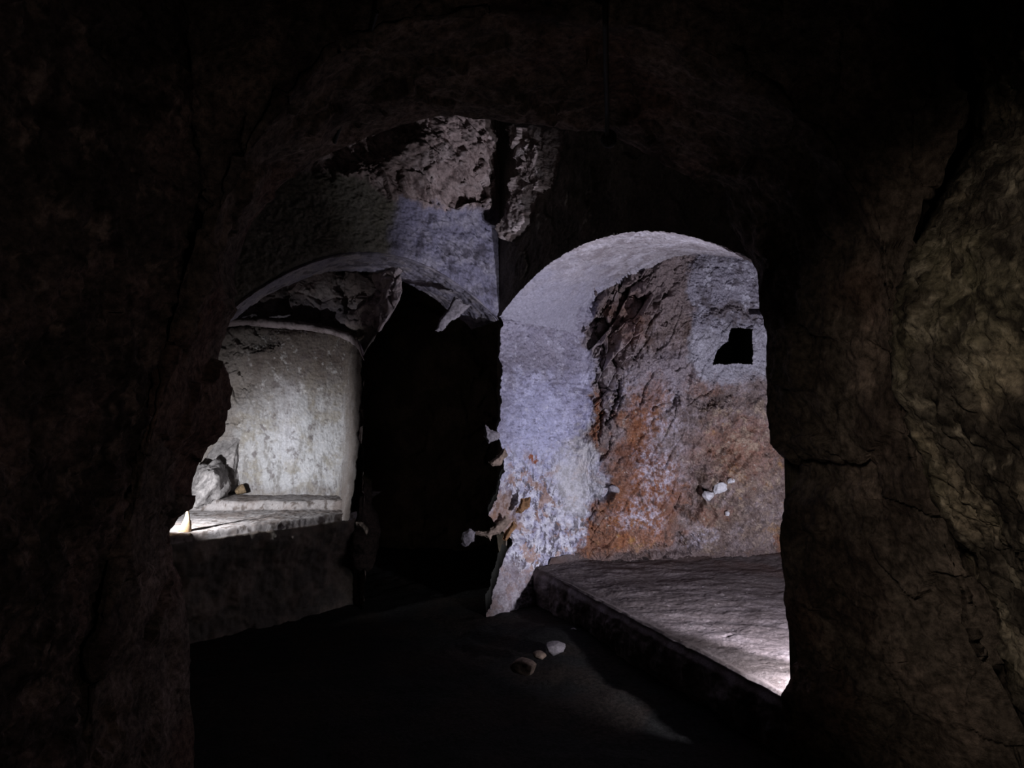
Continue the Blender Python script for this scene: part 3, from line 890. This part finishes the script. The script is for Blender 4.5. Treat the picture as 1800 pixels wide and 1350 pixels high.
# ledge of the left niche with a raised step along the panel
ZK = 0.69
nu, nv = 300, 120
E0, E1 = np.array([-1.10, 5.05]), np.array([-2.0, 4.26])
u = np.linspace(-0.06, 1.7, nu)
ed = E0[None] + (E1 - E0)[None] * u[:, None]
ed = ed + (0.012 * fbm(np.stack([u * 5, u * 0, u * 0], -1), 1, 4, 271))[:, None] * np.array([.66, -.75])
v = np.linspace(0, 1, nv)[:, None]
bxl = ed[:, 0] + 0.02
byl = np.full(nu, 5.6)
X = ed[None, :, 0] * (1 - v) + bxl[None] * v
Y = ed[None, :, 1] * (1 - v) + byl[None] * v
P = np.stack([X, Y, np.full_like(X, ZK)], -1)
stp = ss(5.13, 5.20, Y + 0.03 * fbm(P, 5, 4, 272)) * 0.06
P[..., 2] += stp + 0.010 * fbm(P, 4, 4, 273) + 0.0035 * fbm(P, 22, 3, 274) - 0.05 * (1 - ss(0, .06, v)) ** 2
C = np.broadcast_to(np.array([0.32, 0.30, 0.30]), P.shape).copy()
C = mix(C, (0.20, 0.165, 0.15), ss(-.2, .6, grit(P, 5, 275)) * .8)
C = mix(C, (0.10, 0.08, 0.07), ss(.26, .36, fbm(P, 24, 3, 276)) * .8)
frn = np.linspace(1, 0, 70)[:, None]
face = np.repeat(P[0][None], 70, 0)
face[..., 2] = P[0][None, :, 2] * (1 - frn) - 0.08 * frn
ow = np.array([.66, -.75])
bump_ = ss(0, .1, frn) * (0.05 * fbm(face, 4, 5, 277) + 0.015 * fbm(face, 16, 3, 278)) - 0.12 * ss(.02, .5, frn)
face[..., :2] += bump_[..., None] * ow
Cf = mix(np.full(face.shape, 0.15) * np.array([1, .9, .8]), (0.24, 0.20, 0.17), ss(-.2, .3, fbm(face, 7, 4, 279)))
grid_obj('ledge', np.concatenate([face, P[1:]], 0), np.concatenate([Cf, C[1:]], 0), M_pale, wall_fl)

# dark passage beyond the left arch: rib, side, back
def wall_strip(name, pts, z0, z1, nu, nv, amp, colr, parent, seed, toward):
    p = along(pts, nu)
    z = np.linspace(z0, z1, nv)
    P = np.stack([np.broadcast_to(p[:, 0], (nv, nu)), np.broadcast_to(p[:, 1], (nv, nu)), np.broadcast_to(z[:, None], (nv, nu))], -1)
    fd, fe, fr = facets(P, 4, seed + 3)
    P2 = push(P, toward, amp * (fbm(P, 2.5, 5, seed) + 0.6 * fd + .3 * fbm(P, 14, 3, seed + 1)))
    C = mix(np.full(P.shape, 1.0) * np.array(colr), np.array(colr) * 1.6, ss(-.2, .4, fbm(P, 4, 4, seed + 2)))
    return grid_obj(name, P2, C, M_rock, parent)


wall_strip('passage_rib', [(-1.07, 5.08), (-1.20, 5.55), (-1.55, 7.3)], -0.1, 1.95, 200, 160, 0.035, (0.20, 0.165, 0.14), wall_fl, 281, np.array([-0.5, 5.0, 1.2]))
wall_strip('passage_end', [(-1.7, 7.2), (-0.5, 6.9), (0.1, 6.9)], -0.1, 3.0, 160, 160, 0.05, (0.18, 0.14, 0.10), wall_fl, 291, np.array([-0.5, 5.0, 1.2]))
wall_strip('passage_side', [(-0.03, 5.1), (-0.10, 5.6), (-0.14, 7.1)], -0.1, 3.0, 120, 120, 0.02, (0.18, 0.15, 0.12), wall_fl, 295, np.array([-0.6, 5.8, 1.2]))
xx, yy = np.meshgrid(np.linspace(-2.8, 0.2, 90), np.linspace(5.0, 7.4, 80))
P = np.stack([xx, yy, 2.85 + 0 * xx], -1)
P[..., 2] += 0.05 * fbm(P, 3, 4, 301)
grid_obj('passage_roof', P, np.full(P.shape, 1.0) * np.array([.16, .13, .115]), M_rock, wall_fl)
# left end of the niche, behind the pillar
wall_strip('niche_end', [(-2.05, 3.0), (-2.55, 3.9), (-2.75, 5.7)], -0.1, 3.6, 120, 120, 0.04, (0.25, 0.2, 0.18), wall_fl, 305, np.array([-1.5, 4.6, 1.2]))
# outer side walls of the chamber
wall_strip('chamber_side', [(2.05, 2.7), (1.7, 2.95), (1.62, 3.0)], -0.1, 3.7, 40, 90, 0.02, (0.2, 0.16, 0.14), wall_fr, 309, ROOM)

# ------------------------------------------------------------------ broken stones
def ico(sub):
    import bmesh
    bm = bmesh.new()
    bmesh.ops.create_icosphere(bm, subdivisions=sub, radius=1.0)
    V = np.array([v.co[:] for v in bm.verts])
    Fc = [[v.index for v in f.verts] for f in bm.faces]
    bm.free()
    return V, Fc


ICO = {s_: ico(s_) for s_ in (3, 4, 5)}


def stone(name, loc, size, rot, seed, mat, parent=None, sub=4, cuts=14, rough=0.05, smooth=True):
    V, Fc = ICO[sub]
    r = np.random.RandomState(seed)
    V = V.copy()
    n = r.normal(size=(cuts, 3))
    n /= np.linalg.norm(n, axis=1)[:, None]
    dd = r.uniform(0.55, 0.92, cuts)
    for k in range(cuts):
        a = V @ n[k]
        V = np.where((a > dd[k])[:, None], V - n[k] * (a - dd[k])[:, None], V)
    V = V * (1 + rough * fbm(V + seed, 2.2, 4, seed)[:, None] + 0.35 * rough * fbm(V + seed, 9, 3, seed + 1)[:, None])
    V = V * np.array(size)
    R = np.array(Matrix.Rotation(rot[2], 3, 'Z') @ Matrix.Rotation(rot[1], 3, 'Y') @ Matrix.Rotation(rot[0], 3, 'X'))
    V = V @ R.T
    me = bpy.data.meshes.new(name)
    me.from_pydata(V.tolist(), [], Fc)
    me.polygons.foreach_set('use_smooth', np.full(len(Fc), smooth))
    me.update()
    me.materials.append(mat)
    o = bpy.data.objects.new(name, me)
    o.location = loc
    if parent is not None:
        o.parent = parent
    col.objects.link(o)
    return o


def at(px, py, Y):
    return tuple(float(c) for c in U(px, py, Y))


def onR(px, py, proud=0.0):
    Y = float(line_Y(px, A, dR))
    p = U(px, py, Y)
    return (float(p[0] - 0.834 * proud), float(p[1] - 0.551 * proud), float(p[2]))


aR = math.atan2(dR[1], dR[0])
def poly_dist(px, py, poly):
    """signed distance to a polygon outline, positive inside"""
    poly = np.asarray(poly, float)
    dmin = np.full(px.shape, 1e9)
    ins = np.zeros(px.shape, bool)
    for (x0, y0), (x1, y1) in zip(poly, np.roll(poly, -1, 0)):
        ex, ey = x1 - x0, y1 - y0
        h = np.clip(((px - x0) * ex + (py - y0) * ey) / (ex * ex + ey * ey), 0, 1)
        dmin = np.minimum(dmin, np.hypot(px - x0 - h * ex, py - y0 - h * ey))
        c_ = ((y0 > py) != (y1 > py)) & (px < (x1 - x0) * (py - y0) / (y1 - y0 + 1e-12) + x0)
        ins ^= c_
    return np.where(ins, dmin, -dmin)


# plates of rock left hanging on the dark face right of the corner
for i, (poly, proud) in enumerate([([(928, 226), (962, 222), (998, 228), (994, 262), (984, 300), (972, 326), (952, 342), (938, 318), (930, 280)], 0.085),
                                   ([(916, 318), (930, 308), (950, 326), (962, 352), (944, 348), (938, 372), (928, 402), (898, 424), (891, 406), (902, 372), (912, 344)], 0.085)]):
    pl = np.array(poly)
    gx, gy = np.meshgrid(np.linspace(pl[:, 0].min() - 12, pl[:, 0].max() + 12, 120), np.linspace(pl[:, 1].min() - 12, pl[:, 1].max() + 12, 190))
    Pq = U(gx, gy, line_Y(gx, A, dR))
    fd, fe, fr = facets(Pq, 9, 601 + i, (1, 1, .7), .4)
    sd = poly_dist(gx + 6 * fbm(Pq, 16, 4, 611 + i), gy + 6 * fbm(Pq, 16, 4, 617 + i), poly)
    slope = 0.20 + 2.2 * np.clip((pl[:, 0].max() - gx) / np.ptp(pl[:, 0]), 0, 1) - 0.5 * (gy - pl[:, 1].min()) / np.ptp(pl[:, 1])
    hgt = proud * slope * ss(-1.5, 3.5, sd) + ss(-1, 4, sd) * (0.030 * fd + 0.012 * fbm(Pq, 14, 4, 621) + 0.004 * fbm(Pq, 50, 2, 622)) - 0.03
    Pq = Pq + hgt[..., None] * np.array([-0.834, -0.551, 0])
    Cq = mix(np.broadcast_to(np.array([0.42, 0.35, 0.335]), Pq.shape) * (0.85 + .3 * fr[..., :1]), (0.16, 0.12, 0.11), ss(.05, .4, fbm(Pq, 12, 4, 623)) * .7)
    Cq = mix(Cq, (0.55, 0.49, 0.49), ss(.05, .35, fbm(Pq, 10, 4, 624)) * .6)
    grid_obj('rock_plate', Pq, Cq, M_rock, wall_fr, mask=sd > -9)
# quartz in the back wall
yb = 5.33
for i, (x, y, sx, sz, ry) in enumerate([(1244, 871, .052, .050, .3), (1266, 859, .062, .046, -.5), (1286, 845, .040, .028, -.5), (1278, 903, .018, .022, .2)]):
    stone('quartz_stone', at(x, y, float(Y_right(x, y)) - 0.045), (sx, 0.04, sz), (0.2, ry, 0.1), 320 + i, M_quartz, niche_back, 4, 22, 0.16)
stone('white_stone', at(1078, 860, 5.33), (.05, .04, .032), (0, .3, 0), 331, M_grey, niche_back, 3, 12, .08)
# flakes and slabs along the arris of the dark passage
def chip(name, poly, Yd, thick, mat, parent, seed, rim=4.0, amp=0.6, sc_=14):
    pl = np.array(poly, float)
    gx, gy = np.meshgrid(np.linspace(pl[:, 0].min() - 5, pl[:, 0].max() + 5, 60), np.linspace(pl[:, 1].min() - 5, pl[:, 1].max() + 5, 60))
    Pq = U(gx, gy, Yd)
    sd = poly_dist(gx + 2.5 * fbm(Pq, 28, 4, seed), gy + 2.5 * fbm(Pq, 28, 4, seed + 5), poly)
    th = thick * ss(-0.8, rim, sd) * (1 + amp * fbm(Pq, sc_, 5, seed + 7))
    front, back = Pq.copy(), Pq.copy()
    front[..., 1] -= th
    back[..., 1] += th
    PP = np.concatenate([front, back[::-1]], 0)
    mk = np.concatenate([sd > -1.2, (sd > -1.2)[::-1]], 0)
    mk[59] &= False
    return grid_obj(name, PP, None, mat, parent, mask=mk)


for i, (poly, Yd, m) in enumerate([([(812, 938), (826, 930), (835, 936), (832, 950), (818, 961), (812, 955)], 4.93, M_grey),
                                   ([(853, 748), (860, 755), (878, 762), (876, 772), (859, 778), (852, 770)], 4.98, M_grey),
                                   ([(860, 813), (876, 800), (886, 788), (892, 800), (880, 816), (866, 818)], 4.98, M_tan),
                                   ([(831, 938), (840, 935), (856, 934), (874, 920), (890, 906), (898, 915), (880, 938), (866, 940), (862, 950), (852, 942)], 4.95, M_tan),
                                   ([(918, 876), (932, 874), (930, 890), (916, 902), (907, 900)], 4.99, M_ochre),
                                   ([(904, 917), (907, 924), (891, 951), (884, 950), (890, 932)], 4.94, M_ochre)]):
    chip('rock_flake', poly, Yd, 0.022, m, wall_fr, 340 + 11 * i)
chip('rock_bulge', [(622, 862), (642, 846), (655, 860), (653, 885), (663, 905), (670, 930), (665, 965), (655, 1000), (634, 1012), (612, 1000), (606, 960), (614, 905)], 5.16, 0.12, M_deep, wall_fl, 371, 22.0, 0.5, 5)
chip('rock_flake', [(765, 583), (773, 562), (786, 545), (800, 522), (826, 536), (808, 556), (790, 566), (777, 581)], 4.90, 0.02, M_grey, wall_fl, 377)

# things that lie about
stone('rock_boss', at(364, 853, 5.30), (.15, .26, .19), (0, .35, .2), 381, M_bould, wall_fl, 5, 5, .2)
stone('rock_buttress', at(402, 815, 5.50), (.165, .13, .27), (0, .3, .2), 383, M_bould, wall_fl, 5, 6, .16)
tag(stone('stone', at(424, 861, 5.39), (.046, .04, .045), (0.2, .2, .4), 385, M_brown, None, 4, 9, .05),
    'small brown angular stone at the foot of the plastered panel', 'stone')

# amber splinter standing at the bright end of the left ledge
def splinter(name, pts, mat):
    n, m = 26, 12
    P = np.zeros((n, m + 1, 3))
    a = np.linspace(0, 2 * math.pi, m + 1)
    for i, q in enumerate(np.linspace(0, 1, n)):
        x, y, wx, wy = [np.interp(q, np.linspace(0, 1, len(pts)), [p[k] for p in pts]) for k in range(4)]
        c = U(x, y, 4.40)
        P[i, :, 0] = c[0] + np.cos(a) * wx
        P[i, :, 1] = c[1] + np.sin(a) * wy
        P[i, :, 2] = c[2]
    P += (0.003 * fbm(P, 40, 3, 391))[..., None]
    P[:, -1] = P[:, 0]
    return grid_obj(name, P, None, mat)


tag(splinter('stone_splinter', [(323, 944, .045, .03), (325, 932, .04, .028), (328, 918, .026, .02), (330, 906, .012, .012), (330, 898, .008, .008), (332, 890, .001, .001)], M_amber),
    'pale amber pointed splinter standing upright at the brightest end of the left ledge', 'stone')
tag(stone('pebble', at(333, 940, 4.34), (.014, .012, .014), (0, 0, .3), 393, M_brown, None, 3, 8, .06), 'tiny brown pebble beside the upright amber splinter', 'pebble')
tag(stone('pebble', at(353, 936, 4.41), (.020, .014, .007), (0, 0, .2), 394, M_brown, None, 3, 8, .06), 'flat dark pebble lying near the glaring end of the left ledge', 'pebble')

# rubble on the dark floor in front of the right ledge
rub = [(978, 1140, 4.35, .075, M_grey, 'pale broken stone on the dark floor below the tip of the earth ledge'),
       (1008, 1106, 4.55, .022, M_grey, 'small pale chip of stone just under the ledge tip'),
       (948, 1152, 4.2, .05, M_tan, 'brownish stone left of the pale broken stone on the floor'),
       (920, 1172, 4.1, .09, M_tan, 'low dark stone at the left end of the floor rubble')]
for i, (x, y, Yd, s_, m, lab) in enumerate(rub):
    p = at(x, y, (1.6 - 0.05 - 0.3 * s_) * F / (y - 675))
    tag(stone('rubble_stone', p, (s_, s_ * .8, s_ * .5), (.1, .15, .7 * i), 401 + i, m, None, 4, 10, .08), lab, 'stone', None)

# ------------------------------------------------------------------ cables on the soffit of the front arch
def cable(name, pts, rad, parent=None, res=10):
    pts = along(pts, 40)
    P = np.zeros((40, res + 1, 3))
    a = np.linspace(0, 2 * math.pi, res + 1)
    T = np.gradient(pts, axis=0)
    T /= np.linalg.norm(T, axis=1)[:, None]
    s1 = np.cross(T, np.array([1.0, 0, 0]))
    s1 /= np.linalg.norm(s1, axis=1)[:, None]
    s2 = np.cross(T, s1)
    for j in range(res + 1):
        P[:, j] = pts + rad * (np.cos(a[j]) * s1 + np.sin(a[j]) * s2)
    return grid_obj(name, P, None, M_cable, parent)


c1 = cable('hanging_cable', [U(1063, -60, 1.93), U(1064, 35, 1.96), U(1065, 120, 2.2), U(1067, 200, 2.48), U(1067, 246, 2.60)], 0.0085)
tag(c1, 'thick black cable dropping straight down the arch soffit to a lump at its rim', 'cable')
k = stone('cable_connector', at(1070, 244, 2.60), (.030, .028, .034), (0, 0, 0), 411, M_cable, c1, 3, 8, .05)
c2 = cable('hanging_cable', [U(662, 20, 1.96), U(650, 60, 2.05), U(622, 150, 2.3), U(600, 215, 2.52), U(588, 250, 2.62)], 0.007)
tag(c2, 'thin dark cable slanting across the arch soffit on the left', 'cable')
